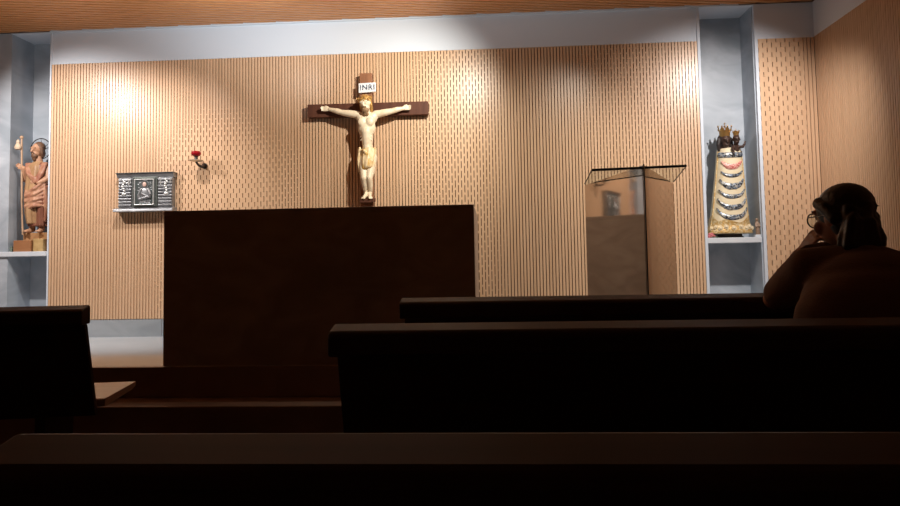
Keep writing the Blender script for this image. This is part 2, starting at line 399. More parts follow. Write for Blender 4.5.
obj('board_fixing', MB().box(-1.105, -1.06, W - .081, W - .071, 2.58, 2.62), M['lamp_black'], ti)
fc = bpy.data.curves.new('letters', 'FONT'); fc.body = 'INRI'; fc.size = 0.066; fc.extrude = 0.002; fc.align_x = 'CENTER'; fc.align_y = 'CENTER'; fc.space_character = 1.12
to = bpy.data.objects.new('letters_tmp', fc); C.objects.link(to)
dg = bpy.context.evaluated_depsgraph_get(); lm = bpy.data.meshes.new_from_object(to.evaluated_get(dg))
bpy.data.objects.remove(to)
lm.transform(Matrix.Translation((-1.064, W - .1, 2.600)) @ Matrix.Rotation(PI / 2, 4, 'X')); lm.transform(root_inv(ti))
lo = bpy.data.objects.new('lettering', lm); C.objects.link(lo); lo.parent = ti; lm.materials.clear(); lm.materials.append(M['ink']); lo['label'] = 'dark INRI letters'

fy = W - .072     # beam face
def hand(mb, wrist, d, up, L, flip=1, curl=0.25):
    """small open hand: palm + 4 fingers + thumb. d finger direction, up = palm normal"""
    d = Vector(d).normalized(); nrm = Vector(up).normalized(); s = d.cross(nrm).normalized() * flip
    w = Vector(wrist); pl = L * 0.5
    for i in range(4):
        t = (i - 1.5) * L * 0.115
        mb.chain([w + s * t * 0.5, w + d * pl + s * t], [L * 0.085, L * 0.075])
    for i, f in enumerate((0.42, 0.5, 0.46, 0.36)):
        b = w + d * pl + s * (i - 1.5) * L * 0.12; k = b + d * L * f * .5 + s * (i - 1.5) * L * .02
        e = k + (d * math.cos(curl * 2) + nrm * math.sin(curl * 2)) * L * f * .5
        mb.chain([b, k, e], [L * .062, L * .055, L * .042])
    tb = w + d * L * .12 - s * L * .16; tm = tb + d * L * .2 - s * L * .14; te = tm + d * L * .2 - s * L * .03
    mb.chain([w + d * L * .06, tb, tm, te], [L * .09, L * .075, L * .065, L * .05])

b = MB()
X0 = -1.065
# torso
b.chain([(X0 + .012, fy - .055, 1.985), (X0 + .005, fy - .062, 2.08), (X0, fy - .066, 2.19)], [.062, .058, .075])
b.ball((X0 - .002, fy - .066, 2.235), (.102, .062, .095)); b.ball((X0 + .003, fy - .058, 2.31), (.112, .052, .06))
b.ball((X0 + .01, fy - .055, 1.99), (.082, .062, .075))
b.ball((X0 - .045, fy - .115, 2.275), (.045, .016, .04)); b.ball((X0 + .045, fy - .115, 2.275), (.045, .02, .04))
for k in range(4):
    for sgn in (-1, 1): b.capsule((X0 + sgn * .018, fy - .122 + .003 * k, 2.215 - .026 * k), (X0 + sgn * .066, fy - .098, 2.20 - .028 * k), .008, .006)
b.v = [Vector((X0 + (p.x - X0) * .78, p.y, p.z)) for p in b.v]
# arms
for sg, hx, hz in ((-1, -1.455, 2.420), (1, -.700, 2.408)):
    sh = (X0 + sg * .078, fy - .052, 2.350)
    el = (X0 + sg * .225, fy - .045, 2.378)
    wr = (hx - sg * .055, fy - .032, hz - .008)
    b.chain([(X0 + sg * .05, fy - .055, 2.325), sh], [.046, .036])
    b.chain([sh, (X0 + sg * .15, fy - .05, 2.364), el], [.036, .032, .025])
    b.chain([el, ((el[0] * .6 + wr[0] * .4), fy - .042, el[2] * .6 + wr[2] * .4 + .002), wr], [.025, .025, .017])
    hand(b, wr, (sg, 0, .12), (0, -1, 0), .088, flip=sg, curl=.35)
# neck + head (bowed to his right, our left)
b.chain([(X0, fy - .06, 2.34), (X0 - .003, fy - .082, 2.40)], [.040, .034])
hd = Matrix.Translation((X0 - .004, fy - .098, 2.438)) @ Euler((math.radians(14), math.radians(-8), math.radians(-12))).to_matrix().to_4x4()
h = MB(); h.ball((0, 0, .012), (.046, .054, .056)); h.ball((0, -.012, -.03), (.036, .040, .038))
h.capsule((0, -.054, .012), (0, -.064, -.012), .007, .010); h.ball((0, -.05, -.038), (.016, .009, .006)); h.ball((0, -.05, .020), (.038, .010, .008))
for sg in (-1, 1): h.ball((sg * .018, -.05, .008), .008); h.ball((sg * .046, 0, 0), (.008, .012, .017))
b.v_h = None
b.add(h.xf(hd).v, h.f)
# legs, slightly bent knees, feet crossed
n_up = len(b.v)
for sg in (-1, 1):
    b.chain([(X0 + .012 + sg * .040, fy - .058, 1.97), (X0 + .004 + sg * .038, fy - .09, 1.865), (X0 + .002 + sg * .030, fy - .118, 1.785)], [.056, .050, .036])
    b.chain([(X0 + .002 + sg * .030, fy - .118, 1.785), (X0 + .004 + sg * .027, fy - .085, 1.72), (X0 + .006 + sg * .018, fy - .060, 1.660)], [.036, .034, .020])
    q = (X0 + .006 + sg * .016, fy - .064, 1.652)
    b.chain([q, (q[0] + sg * .002, q[1] - .03, 1.637), (q[0] + sg * .012, q[1] - .062, 1.612)], [.022, .020, .015])
    for t in range(5):
        fx = q[0] + sg * (.003 + .0075 * t); b.capsule((fx, q[1] - .058, 1.614), (fx + sg * .002, q[1] - .080 + .003 * t, 1.603), .0065, .005)
b.v = b.v[:n_up] + [Vector((X0 + .006 + (p.x - X0 - .006) * (.80 if p.z > 1.66 else .92), p.y, p.z)) for p in b.v[n_up:]]
co = obj('figure', b, M['ivory'], cr, remesh=.0045, smooth_it=4)
# hair, crown and beard
h = MB(); h.ball((0, .014, .026), (.053, .055, .058)); 
for sg in (-1, 1): h.chain([(sg * .044, .006, .02), (sg * .047, .004, -.025), (sg * .042, .0, -.062)], [.015, .013, .008])
h.ball((0, .03, -.04), (.05, .03, .06))
obj('hair', h.xf(hd), M['gilt_hair'], co, remesh=.005, smooth_it=2)
h = MB()
for k in range(26):
    a = 2 * PI * k / 26
    h.capsule((.056 * math.cos(a), .008 + .058 * math.sin(a), .034 + .008 * math.sin(k * 2.1)), (.056 * math.cos(a + .35), .008 + .058 * math.sin(a + .35), .048 - .010 * math.sin(k * 1.3)), .008, .006, 8)
    if k % 3 == 0: h.capsule((.056 * math.cos(a), .008 + .058 * math.sin(a), .04), (.072 * math.cos(a), .008 + .074 * math.sin(a), .062), .005, .002, 6)
obj('crown', h.xf(hd), M['gilt_hair'], co, smooth=True, label='gilded crown of thorns')
h = MB(); h.ball((0, -.038, -.056), (.034, .026, .026)); h.ball((-.009, -.038, -.084), (.014, .015, .022)); h.ball((.009, -.038, -.084), (.014, .015, .022)); h.capsule((-.018, -.054, -.026), (.018, -.054, -.026), .006, .006, 8)
obj('beard', h.xf(hd), M['beard'], co, remesh=.004, smooth_it=2)
# loincloth with folds and hanging end on his right
rings = []
for k, (z, rx, ry, oy) in enumerate(((2.035, .078, .068, -.056), (2.0, .084, .074, -.058), (1.95, .084, .080, -.066), (1.90, .078, .080, -.080), (1.865, .072, .070, -.09), (1.85, .064, .060, -.092))):
    r = []
    for i in range(56):
        a = 2 * PI * i / 56; w_ = 1 + .05 * math.sin(9 * a + k * .9) + .02 * math.sin(17 * a)
        r.append((X0 + .010 + rx * w_ * math.cos(a), min(fy - .004, fy + oy + ry * w_ * math.sin(a)), z + .012 * math.cos(a) + .006 * math.sin(3 * a)))
    rings.append(r)
lc = MB().loft(rings)
for k in range(5):
    a = -2.4 + k * .35
    lc.chain([(X0 - .095, fy - .05 - .02 * k % .03, 2.03 - .005 * k), (X0 - .02 + .02 * k, fy - .135, 2.005 - .022 * k), (X0 + .08, fy - .09, 1.985 - .03 * k)], [.013, .012, .009])
for k in range(4):
    lc.chain([(X0 - .078 - .006 * k, fy - .085 + .02 * k, 2.04), (X0 - .094 - .004 * k, fy - .09 + .02 * k, 1.93), (X0 - .085 + .006 * k, fy - .09 + .02 * k, 1.83 - .02 * (k % 2))], [.013, .014, .009])
lc.v = [Vector((X0 + .004 + (p.x - X0) * .82, p.y, p.z + .012)) for p in lc.v]
obj('loincloth', lc, M['loin'], co, remesh=.005, smooth_it=2)
obj('foot_block', MB().prism([(fy + .001, 1.585), (fy + .001, 1.62), (fy - .13, 1.60), (fy - .13, 1.57)], X0 - .055, X0 + .06, 'x'), M['cross'], cr, bevel=.003)

# ------------------------------------------------------------------ tabernacle
tb = thing('tabernacle', 'silver wall tabernacle with ribbed sides and a framed icon door', 'tabernacle', (-3.095, W - .05, 1.535))
TX0, TX1, TD = -3.362, -2.838, .068
TZ = -.030
ty = W - TD
_obj = obj
def obj(name, mb, *a, **k): return _obj(name, mb.xf(Matrix.Translation((0, 0, TZ))), *a, **k)
body = obj('body', MB().box(TX0 + .012, TX1 - .012, ty + .012, W - .001, 1.612, 1.885), M['silver'], tb, bevel=.003)
obj('cornice', MB().prism([(W - .001, 1.885), (W - .001, 1.922), (ty - .008, 1.922), (ty - .004, 1.912), (ty + .010, 1.885)], TX0 - .002, TX1 + .002, 'x'), M['silver'], tb, bevel=.002)
obj('base_ledge', MB().prism([(W - .001, 1.576), (W - .001, 1.612), (ty + .004, 1.612), (ty - .03, 1.596), (ty - .034, 1.576)], TX0 - .018, TX1 + .006, 'x'), M['silver'], tb, bevel=.003)
for nm, a, c in (('side_panel', TX0 + .014, TX0 + .135), ('side_panel', TX1 - .140, TX1 - .014)):
    rb = MB()
    for k in range(9):
        z = 1.622 + k * .0285
        rb.prism([(ty + .013, z), (ty + .0, z + .006), (ty + .0, z + .019), (ty + .013, z + .025)], a, c, 'x')
    sp = obj(nm, rb, M['silver'], tb, bevel=.0015)
    orn = MB(); cx = a + .048 if a < -3.08 else a + .070
    for k in range(6): orn.ball((cx + .010 * math.sin(k * 1.7), ty - .002, 1.862 - k * .020), (.012 - .0006 * k, .006, .013), 10, 6)
    orn.ball((cx + .004, ty - .002, 1.735), (.020, .006, .014), 10, 6)
    cx2 = a + .095 if a < -3.08 else a + .022
    orn.capsule((cx2, ty - .001, 1.872), (cx2 + .003, ty - .001, 1.815), .006, .005, 8)
    cx3 = a + .112
    orn.capsule((cx3, ty - .001, 1.872), (cx3, ty - .001, 1.83), .004, .004, 8)
    obj('relief_ornament', orn, M['silver_bright'], sp, smooth=True)
DX0, DX1, DZ0, DZ1 = -3.214, -2.986, 1.618, 1.886
obj('top_plate', MB().box(TX0 - .006, TX1 + .006, ty - .014, W - .001, 1.9225, 1.929), M['silver_dark'], tb)
door = obj('door', MB().box(DX0, DX1, ty - .008, ty + .012, DZ0, DZ1), M['green_silver'], tb, bevel=.003)
for x in (DX0 + .014, DX1 - .014):
    bead_mb = MB()
    for k in range(26): bead_mb.ball((x, ty - .009, DZ0 + .008 + k * (DZ1 - DZ0 - .016) / 25), (.0052, .0052, .0062), 8, 6)
    obj('beaded_border', bead_mb, M['silver_dark'], door, smooth=True)
fr = MB(); fx0, fx1, fz0, fz1 = DX0 + .023, DX1 - .023, DZ0 + .014, DZ1 - .018
for a, c, e, g in ((fx0, fx1, fz0, fz0 + .009), (fx0, fx1, fz1 - .009, fz1), (fx0, fx0 + .009, fz0 + .009, fz1 - .009), (fx1 - .009, fx1, fz0 + .009, fz1 - .009)):
    fr.box(a, c, ty - .020, ty - .0085, e, g)
obj('frame', fr, M['silver_bright'], door, bevel=.0015)
obj('icon_ground', MB().box(fx0 + .009, fx1 - .009, ty - .012, ty - .0085, fz0 + .009, fz1 - .009), M['icon_field'], door)
icx = (fx0 + fx1) / 2 + .006; iy = ty - .013
ic = MB(); ic.torus((icx, iy, 1.822), .034, .0035, 'y', 28, 6)
ic.ball((icx - .004, iy, 1.735), (.052, .008, .052), 18, 8)
ic.chain([(icx - .03, iy, 1.775), (icx - .055, iy - .004, 1.72), (icx - .05, iy - .004, 1.685), (icx + .02, iy - .008, 1.705)], [.014, .013, .012, .010])
ic.chain([(icx + .03, iy, 1.775), (icx + .055, iy - .004, 1.73), (icx + .045, iy - .004, 1.70), (icx - .02, iy - .006, 1.735)], [.014, .013, .011, .010])
for k in range(7): ic.capsule((icx - .06 + .018 * k, iy, 1.678), (icx - .04 + .012 * k, iy - .002, 1.655), .0045, .003, 8)
for sx, sz in ((-.058, 1.83), (-.052, 1.80), (-.062, 1.77), (.052, 1.825), (.055, 1.80), (.06, 1.78), (.048, 1.84), (-.045, 1.845)):
    ic.torus((icx + sx, iy + .001, sz), .009, .0022, 'y', 14, 5)
for k in range(5): ic.torus((icx - .042 + .021 * k, iy - .001, 1.668 - .006 * (k % 2)), .010, .0025, 'y', 14, 5)
icon = obj('relief_figure', ic, M['silver'], door, smooth=True)
obj('relief_face', MB().ball((icx - .002, iy - .003, 1.818), (.018, .009, .023), 14, 8), M['pinkish'], icon, smooth=True)

obj = _obj

# ------------------------------------------------------------------ sanctuary lamp
sl = thing('sanctuary_lamp', 'small red glass lamp on a wall bracket to the right of the tabernacle', 'lamp', (-2.607, W - .10, 1.93))
lx, ly = -2.607, W - .115
obj('wall_plate', MB().tube([(lx + .03, W - .012, 1.952), (lx + .03, W - .001, 1.952)], .026, 20), M['lamp_black'], sl, smooth=True)
obj('bracket_arm', MB().tube([(lx + .03, W - .012, 1.952), (lx + .024, W - .05, 1.940), (lx + .010, ly + .03, 1.948), (lx, ly, 1.975)], [.014, .013, .011, .009], 10), M['lamp_black'], sl, smooth=True)
obj('drip_plate', MB().loft([[(lx + r * math.cos(2 * PI * i / 28), ly + r * math.sin(2 * PI * i / 28), z) for i in range(28)] for z, r in ((1.975, .012), (1.980, .050), (1.988, .062), (1.991, .060), (1.984, .012))]), M['brass_white'], sl, smooth=True)
obj('lamp_stem', MB().loft([[(lx + r * math.cos(2 * PI * i / 18), ly + r * math.sin(2 * PI * i / 18), z) for i in range(18)] for z, r in ((1.985, .022), (1.995, .018), (2.015, .014), (2.026, .022))]), M['lamp_black'], sl, smooth=True)
obj('lamp_glass', MB().loft([[(lx + r * math.cos(2 * PI * i / 24), ly + r * math.sin(2 * PI * i / 24), z) for i in range(24)] for z, r in ((2.026, .022), (2.032, .036), (2.046, .044), (2.062, .042), (2.070, .034), (2.066, .028), (2.042, .030), (2.034, .018))]), M['red_glass'], sl, smooth=True)
obj('wick_cap', MB().ball((lx, ly, 2.056), (.017, .017, .010), 12, 6), M['brass_white'], sl, smooth=True)

# ------------------------------------------------------------------ niche shelves
tag(obj('shelf', MB().box(NL0 - .24, NL1 - .015, W - .02, W - .0005, 1.165, 1.208).box(NL0 + .013, NL1 - .015, W - .001, W + NB - .001, 1.165, 1.208), M['shelf'], bevel=.003),
    'pale stone shelf carrying the carved saint on the left', 'shelf', 'niche shelves')
tag(obj('shelf', MB().box(NR0 + .021, NR1 - .013, W + .002, W + NB - .001, 1.168, 1.214), M['shelf'], bevel=.003),
    'pale stone shelf carrying the crowned Madonna on the right', 'shelf', 'niche shelves')
SZ, SZR = 1.208, 1.214

# ------------------------------------------------------------------ saint on stepped pedestal
sx, sy = -4.230, W + .125
pe = thing('stepped_pedestal', 'stepped wooden pedestal of brown, tan and gilt blocks under the saint', 'pedestal', (sx + .02, sy, SZ))
obj('block', MB().box(-4.343, sx + .145, W + .085, W + .235, SZ, 1.385), M['block_tan'], pe, bevel=.004, label='tan upper block')
obj('block', MB().box(-4.378, -4.212, W + .004, W + .080, SZ, 1.312), M['block_brown'], pe, bevel=.003, label='brown front block')
obj('block', MB().prism([(-4.210, W + .03), (-4.185, W + .004), (-4.138, W + .004), (-4.11, W + .03), (-4.11, W + .083), (-4.210, W + .083)], SZ, 1.325, 'z'), M['block_gold'], pe, bevel=.003, label='gilt faceted block')
tag(obj('glass_block', MB().box(-4.424, -4.402, W + .02, W + .09, SZ, 1.258), M['pale_green'], bevel=.003), 'pale green glass block left of the brown pedestal block', 'block')
fz = 1.385
st = thing('saint_statue', 'carved wooden bearded saint with halo holding a tall staff', 'statue', (sx, sy, fz))
b = MB()
b.ball((sx, sy, fz + .50), (.085, .06, .10)); b.ball((sx, sy, fz + .60), (.10, .058, .07)); b.chain([(sx, sy, fz + .62), (sx + .002, sy - .012, fz + .70)], [.045, .034])
for sg in (-1, 1):
    b.chain([(sx + sg * .04, sy, fz + .45), (sx + sg * .045, sy - .03, fz + .25), (sx + sg * .045, sy - .01, fz + .05)], [.055, .042, .026])
    b.chain([(sx + sg * .045, sy - .01, fz + .03), (sx + sg * .055, sy - .045, fz + .018), (sx + sg * .062, sy - .085, fz + .013)], [.026, .020, .013])
    for t in range(5): b.capsule((sx + sg * (.052 + .008 * (t - 1)), sy - .08, fz + .012), (sx + sg * (.054 + .009 * (t - 1)), sy - .10 + .004 * t, fz + .009), .008, .006, 8)
# right arm bent up to the staff, left arm across the body
STX, STY = -4.350, W + .05
b.chain([(sx - .09, sy, fz + .61), (sx - .118, sy - .025, fz + .51), (STX + .02, STY + .004, fz + .60)], [.038, .034, .022])
hand(b, (STX + .024, STY + .006, fz + .605), (-.75, -.1, .35), (.1, -1, .2), .085, flip=1, curl=.7)
b.chain([(sx + .09, sy, fz + .61), (sx + .115, sy - .03, fz + .50), (sx + .06, sy - .085, fz + .46)], [.038, .034, .022])
hand(b, (sx + .06, sy - .085, fz + .46), (-.9, -.15, .1), (0, -1, 0), .075, flip=-1, curl=.3)
hs = Matrix.Translation((sx + .004, sy - .022, fz + .775)) @ Euler((math.radians(4), math.radians(5), math.radians(-22))).to_matrix().to_4x4()
h = MB(); h.ball((0, 0, .014), (.046, .054, .056)); h.ball((0, -.012, -.03), (.035, .040, .036))
h.capsule((0, -.053, .012), (0, -.064, -.012), .007, .010); h.ball((0, -.05, -.036), (.015, .008, .006)); h.ball((0, -.05, .022), (.038, .010, .008))
for sg in (-1, 1): h.ball((sg * .018, -.049, .009), .008); h.ball((sg * .046, 0, 0), (.008, .012, .017))
b.add(h.xf(hs).v, h.f)
sb = obj('figure', b, M['saint_skin'], st, remesh=.0045, smooth_it=4)
h = MB(); h.ball((0, .014, .028), (.051, .053, .054)); h.ball((0, .03, -.025), (.047, .032, .055))
for sg in (-1, 1): h.chain([(sg * .044, .002, .02), (sg * .048, .004, -.025), (sg * .042, .012, -.06)], [.017, .017, .012])
obj('hair', h.xf(hs), M['saint_hair'], sb, remesh=.0045, smooth_it=2)
h = MB(); h.ball((0, -.034, -.056), (.033, .026, .028)); h.ball((0, -.036, -.083), (.022, .017, .024)); h.capsule((-.018, -.051, -.027), (.018, -.051, -.027), .006, .006, 8)
obj('beard', h.xf(hs), M['saint_hair'], sb, remesh=.0045, smooth_it=2)
# robe: long skirt, falling in deep folds, open over the shins
def robe(cx, cy, prof, nf, amp, ph, n=72, tw=0.0):
    rings = []
    for k, (z, rx, ry, dx, dy) in enumerate(prof):
        r = []
        for i in range(n):
            a = 2 * PI * i / n; t = k / (len(prof) - 1)
            w_ = 1 + amp * (.35 + .65 * t) * (math.sin(nf * a + ph + tw * k) + .45 * math.sin((nf * 2 + 1) * a + ph * 2 - tw * k))
            r.append((cx + dx + rx * w_ * math.cos(a), cy + dy + ry * w_ * math.sin(a), z))
        rings.append(r)
    return MB().loft(rings)
obj('robe', robe(sx, sy, [(fz + .66, .050, .040, 0, 0), (fz + .63, .100, .06, 0, 0), (fz + .55, .110, .070, 0, 0), (fz + .45, .098, .074, 0, -.005), (fz + .36, .112, .084, .005, -.008), (fz + .25, .108, .086, .012, -.008), (fz + .14, .096, .080, .020, -.004), (fz + .06, .092, .078, .024, 0)], 7, .13, .6, tw=.25), M['saint_robe'], st, remesh=.006, smooth_it=1)
obj('tunic', robe(sx - .01, sy - .022, [(fz + .67, .040, .032, .01, .01), (fz + .62, .070, .052, 0, .0), (fz + .52, .080, .062, 0, -.005), (fz + .42, .085, .066, 0, -.01), (fz + .30, .066, .078, -.014, -.016), (fz + .18, .056, .080, -.010, -.018), (fz + .08, .046, .072, -.004, -.014)], 5, .13, 1.2, tw=.3), M['saint_tunic'], st, remesh=.006, smooth_it=1)
mt = MB()
for k in range(7):   # diagonal swags of the mantle over the waist
    t = k / 6
    mt.chain([(sx - .112 + .01 * t, sy - .02, fz + .44 - .040 * k * .9), (sx - .04, sy - .100 - .014 * (k % 2), fz + .36 - .024 * k), (sx + .04, sy - .106 - .012 * ((k + 1) % 2), fz + .40 - .026 * k), (sx + .118, sy - .03, fz + .52 - .045 * k)], [.013, .018, .016, .012])
for k in range(5):   # chest folds from shoulders to a V
    mt.chain([(sx - .095 + .012 * k, sy - .035, fz + .645), (sx - .050 + .008 * k, sy - .088, fz + .55 - .01 * k), (sx + .03, sy - .095, fz + .50 - .01 * k)], [.014, .015, .011])
for k in range(4): mt.chain([(sx + .095 - .010 * k, sy - .03, fz + .645), (sx + .085 - .008 * k, sy - .075, fz + .55), (sx + .055 - .01 * k, sy - .095, fz + .47)], [.015, .016, .012])
for k in range(4): mt.chain([(sx + .10 + .006 * k, sy - .05 + .022 * k, fz + .42), (sx + .118 - .004 * k, sy - .055 + .022 * k, fz + .27), (sx + .105 + .004 * k, sy - .05 + .022 * k, fz + .11 + .015 * (k % 2))], [.018, .020, .014])
obj('mantle', mt, M['saint_mantle'], st, remesh=.0055, smooth_it=2)
stf = obj('staff', MB().tube([(STX + .028, STY, fz - .02), (STX + .012, STY, fz + .3), (STX, STY, fz + .885)], [.008, .0085, .0085], 10).ball((STX, STY, fz + .89), (.017, .017, .017), 12, 8), M['staff'], st, smooth=True)
g = MB(); g.loft([[(STX - .022 + r * math.cos(2 * PI * i / 18), STY - .018 + r * .8 * math.sin(2 * PI * i / 18), z) for i in range(18)] for z, r in ((fz + .770, .006), (fz + .775, .026), (fz + .795, .034), (fz + .815, .026), (fz + .832, .014), (fz + .846, .018), (fz + .862, .010), (fz + .868, .004))])
obj('gourd', g, M['cream_pouch'], stf, smooth=True)
hl = MB().torus((sx - .016, sy + .045, fz + .800), .098, .0045, 'y', 48, 6)
for a in (0.6, 1.57, 2.5): hl.capsule((sx + .004 + .03 * math.cos(a), sy + .03, fz + .785 + .04 * math.sin(a)), (sx - .016 + .098 * math.cos(a), sy + .045, fz + .800 + .098 * math.sin(a)), .0016, .0016, 6)
obj('halo', hl, M['lamp_black'], st, smooth=True, label='thin dark ring halo')

# ------------------------------------------------------------------ Madonna
mx, my = 2.100, W + .145
md = thing('madonna_statue', 'crowned dark-faced Madonna in a cream jewelled gown holding a child', 'statue', (mx, my, SZR))
obj('base', MB().loft([[(mx + r * math.cos(2 * PI * i / 40), my + .66 * r * math.sin(2 * PI * i / 40), z) for i in range(40)] for z, r in ((SZR, .118), (SZR + .012, .118), (SZR + .016, .105), (SZR + .045, .105), (SZR + .05, .112))]), M['dark_veil'], md, smooth=True)
GZ0, GZ1 = SZR + .036, 1.995
def gown_at(z):
    t = (z - GZ0) / (GZ1 - GZ0); t = min(max(t, 0), 1)
    rx = .178 - .079 * t ** 0.75 if t > .1 else .178 - .079 * (.1 ** .75) * (t / .1) 
    if t < .13: rx += .016 * (1 - t / .13)
    return rx, .128 * (1 - t) + .082 * t, .028 * t    # rx, ry, x shift
def gown_pt(z, a, off=0):
    rx, ry, dx = gown_at(z)
    sgx = abs(math.cos(a)) ** .8 * (1 if math.cos(a) >= 0 else -1); sgy = abs(math.sin(a)) ** .8 * (1 if math.sin(a) >= 0 else -1)
    return Vector((mx - .008 + dx + (rx + off) * sgx, my + (ry + off) * sgy, z))
N = 64
rings = []
for k in range(31):
    z = GZ0 + (GZ1 - GZ0) * k / 30
    rings.append([gown_pt(z, 2 * PI * i / N, .003 * math.sin(8 * 2 * PI * i / N) * (1 - k / 30)) for i in range(N)])
rings.append([gown_pt(GZ1, 2 * PI * i / N, -.02) + Vector((0, 0, .012)) for i in range(N)])
gw = obj('gown', MB().loft(rings), M['gown'], md, smooth=True)
def band(zc, sag, half, th0, th1, mtl, name, off=.004, wave=0.0):
    """curved strip lying on the front of the gown; half = half-angle"""
    mb = MB(); n = 40; vs = []; fs = []
    for i in range(n + 1):
        u = -1 + 2 * i / n; a = -PI / 2 + u * half
        z = zc - sag * (1 - u * u); th = th0 + (th1 - th0) * (1 - u * u) ** .7
        th += wave * abs(math.sin(u * 9))
        for o_, dz in ((off, -th / 2), (off + .006, -th / 2 * .5), (off + .006, th / 2 * .5), (off, th / 2), (-.004, th / 2), (-.004, -th / 2)):
            vs.append(gown_pt(z + dz, a, o_))
    for i in range(n):
        for j in range(6): fs.append((i * 6 + j, i * 6 + (j + 1) % 6, (i + 1) * 6 + (j + 1) % 6, (i + 1) * 6 + j))
    fs.append(tuple(range(6))); fs.append(tuple(n * 6 + j for j in range(6))[::-1])
    mb.add(vs, fs); return obj(name, mb, mtl, gw, smooth=True)
def zp(py): return 1.2375 + (235 - py) * .00893     # height on the gown from its height in the photo
band(zp(155.5), .010, 1.25, .040, .046, M['beads'], 'jewelled_collar')
band(zp(162.5), .050, .80, .008, .052, M['jewel_red'], 'red_jewel_necklace')
band(zp(172.5), .042, .78, .008, .030, M['beads'], 'jewelled_necklace')
band(zp(180.5), .064, .86, .010, .050, M['beads'], 'jewelled_necklace', wave=.006)
band(zp(190.5), .064, .90, .010, .036, M['beads'], 'jewelled_necklace')
band(zp(199.5), .078, .94, .010, .044, M['beads'], 'jewelled_necklace', wave=.004)
band(zp(208.5), .086, .96, .010, .044, M['beads'], 'jewelled_necklace')
hem = []
for k in range(7):
    z = GZ0 + .004 + .100 * k / 6
    hem.append([gown_pt(z + ((.014 * math.sin(6 * 2 * PI * i / N) + .045 * abs(math.cos(2 * PI * i / N)) ** 2) if k == 6 else 0), 2 * PI * i / N, .005 + .003 * math.sin(k * 1.2)) for i in range(N)])
obj('embroidered_hem', MB().loft(hem, caps=False), M['gold_thread'], gw, smooth=True)
for k in range(9):
    a = -PI / 2 + (k - 4) * .27
    p = gown_pt(GZ0 + .045 + .012 * (k % 2), a, .008)
    obj('scroll_embroidery', MB().torus((p.x, p.y, p.z), .016, .0045, 'y', 16, 6).ball(p, .0125, 10, 6), M['gown'], gw, smooth=True)
# side gold braid
for sg in (-1, 1):
    obj('gold_braid', MB().tube([gown_pt(GZ0 + .06 + (GZ1 - GZ0 - .08) * k / 12, -PI / 2 + sg * 1.32, .003) for k in range(13)], .006, 8), M['gold_thread'], gw, smooth=True)
fxm, fzm = mx - .022, 2.066
b = MB(); b.chain([(fxm, my - .02, 1.975), (fxm, my - .03, 2.04)], [.045, .034])
hm = Matrix.Translation((fxm, my - .04, fzm)) @ Euler((math.radians(6), 0, math.radians(4))).to_matrix().to_4x4()
def head(mb, mtx, s=1.0):
    h = MB(); h.ball((0, 0, .012), (.044, .052, .054)); h.ball((0, -.012, -.03), (.034, .040, .034))
    h.capsule((0, -.051, .012), (0, -.062, -.010), .006, .009); h.ball((0, -.049, -.034), (.015, .008, .006)); h.ball((0, -.048, .021), (.036, .009, .007))
    for sg in (-1, 1): h.ball((sg * .018, -.047, .009), .008); h.ball((sg * .045, 0, 0), (.007, .012, .016))
    h.xf(mtx @ Matrix.Scale(s, 4)); mb.add(h.v, h.f)
head(b, hm)
hd1 = obj('head', b, M['dark_wood'], md, remesh=.0045, smooth_it=3)
h = MB(); h.ball((0, .018, .018), (.058, .055, .06))
for sg in (-1, 1): h.chain([(sg * .052, .005, .02), (sg * .058, .0, -.03), (sg * .050, .0, -.075)], [.016, .018, .016])
obj('hair', h.xf(hm), M['dark_veil'], hd1, remesh=.005, smooth_it=2)
def crown(mtx, R, H, parent, npt=8):
    c = MB(); n = npt * 6; rings = []
    for z, r in ((0, R), (.006, R * 1.04), (H * .3, R * 1.0), (H * .62, R * 1.16)):
        rings.append([Vector((r * math.cos(2 * PI * i / n), r * math.sin(2 * PI * i / n), z)) for i in range(n)])
    rings.append([Vector((R * 1.32 * math.cos(2 * PI * i / n), R * 1.32 * math.sin(2 * PI * i / n), H * (.62 + .38 * abs(math.cos(PI * i * npt / n / 1.0)) ** 1.5))) for i in range(n)])
    rings += [[p * .94 for p in r] for r in reversed(rings)]
    c.loft(rings, caps=False)
    for i in range(npt):
        a = 2 * PI * i / npt
        c.ball((R * 1.33 * math.cos(a), R * 1.33 * math.sin(a), H * 1.03), H * .085, 8, 6)
        c.capsule((R * 1.1 * math.cos(a), R * 1.1 * math.sin(a), H * .6), (0, 0, H * .98), H * .035, H * .03, 6)
    c.ball((0, 0, H * 1.05), H * .10, 10, 6); c.capsule((0, 0, H * 1.1), (0, 0, H * 1.42), H * .03, H * .03, 6); c.capsule((-H * .11, 0, H * 1.3), (H * .11, 0, H * 1.3), H * .03, H * .03, 6)
    return obj('crown', c.xf(mtx), M['crown'], parent, smooth=True)
crown(hm @ Matrix.Translation((0, .006, .040)), .044, .088, hd1)
# child on her left arm
cx, cy, cz = mx + .060, my - .075, 2.062
b = MB(); hc = Matrix.Translation((cx, cy - .01, cz + .010)) @ Euler((math.radians(4), 0, math.radians(-6))).to_matrix().to_4x4()
b.chain([(cx, cy + .02, 1.989), (cx, cy, 2.029)], [.034, .020]); head(b, hc, .68)
b.chain([(cx - .025, cy + .0, 2.009), (cx - .040, cy - .02, 1.989), (cx - .034, cy - .035, 1.969)], [.014, .012, .010])
b.chain([(cx + .025, cy, 2.009), (cx + .052, cy - .015, 2.006), (cx + .066, cy - .02, 2.029)], [.014, .012, .010])
hand(b, (cx - .034, cy - .036, 1.969), (0, -.2, -1), (0, -1, 0), .034, 1, .2); hand(b, (cx + .066, cy - .02, 2.029), (.3, 0, 1), (0, -1, 0), .034, 1, .2)
ch = obj('child', b, M['dark_wood'], md, remesh=.004, smooth_it=3, label='small dark child figure')
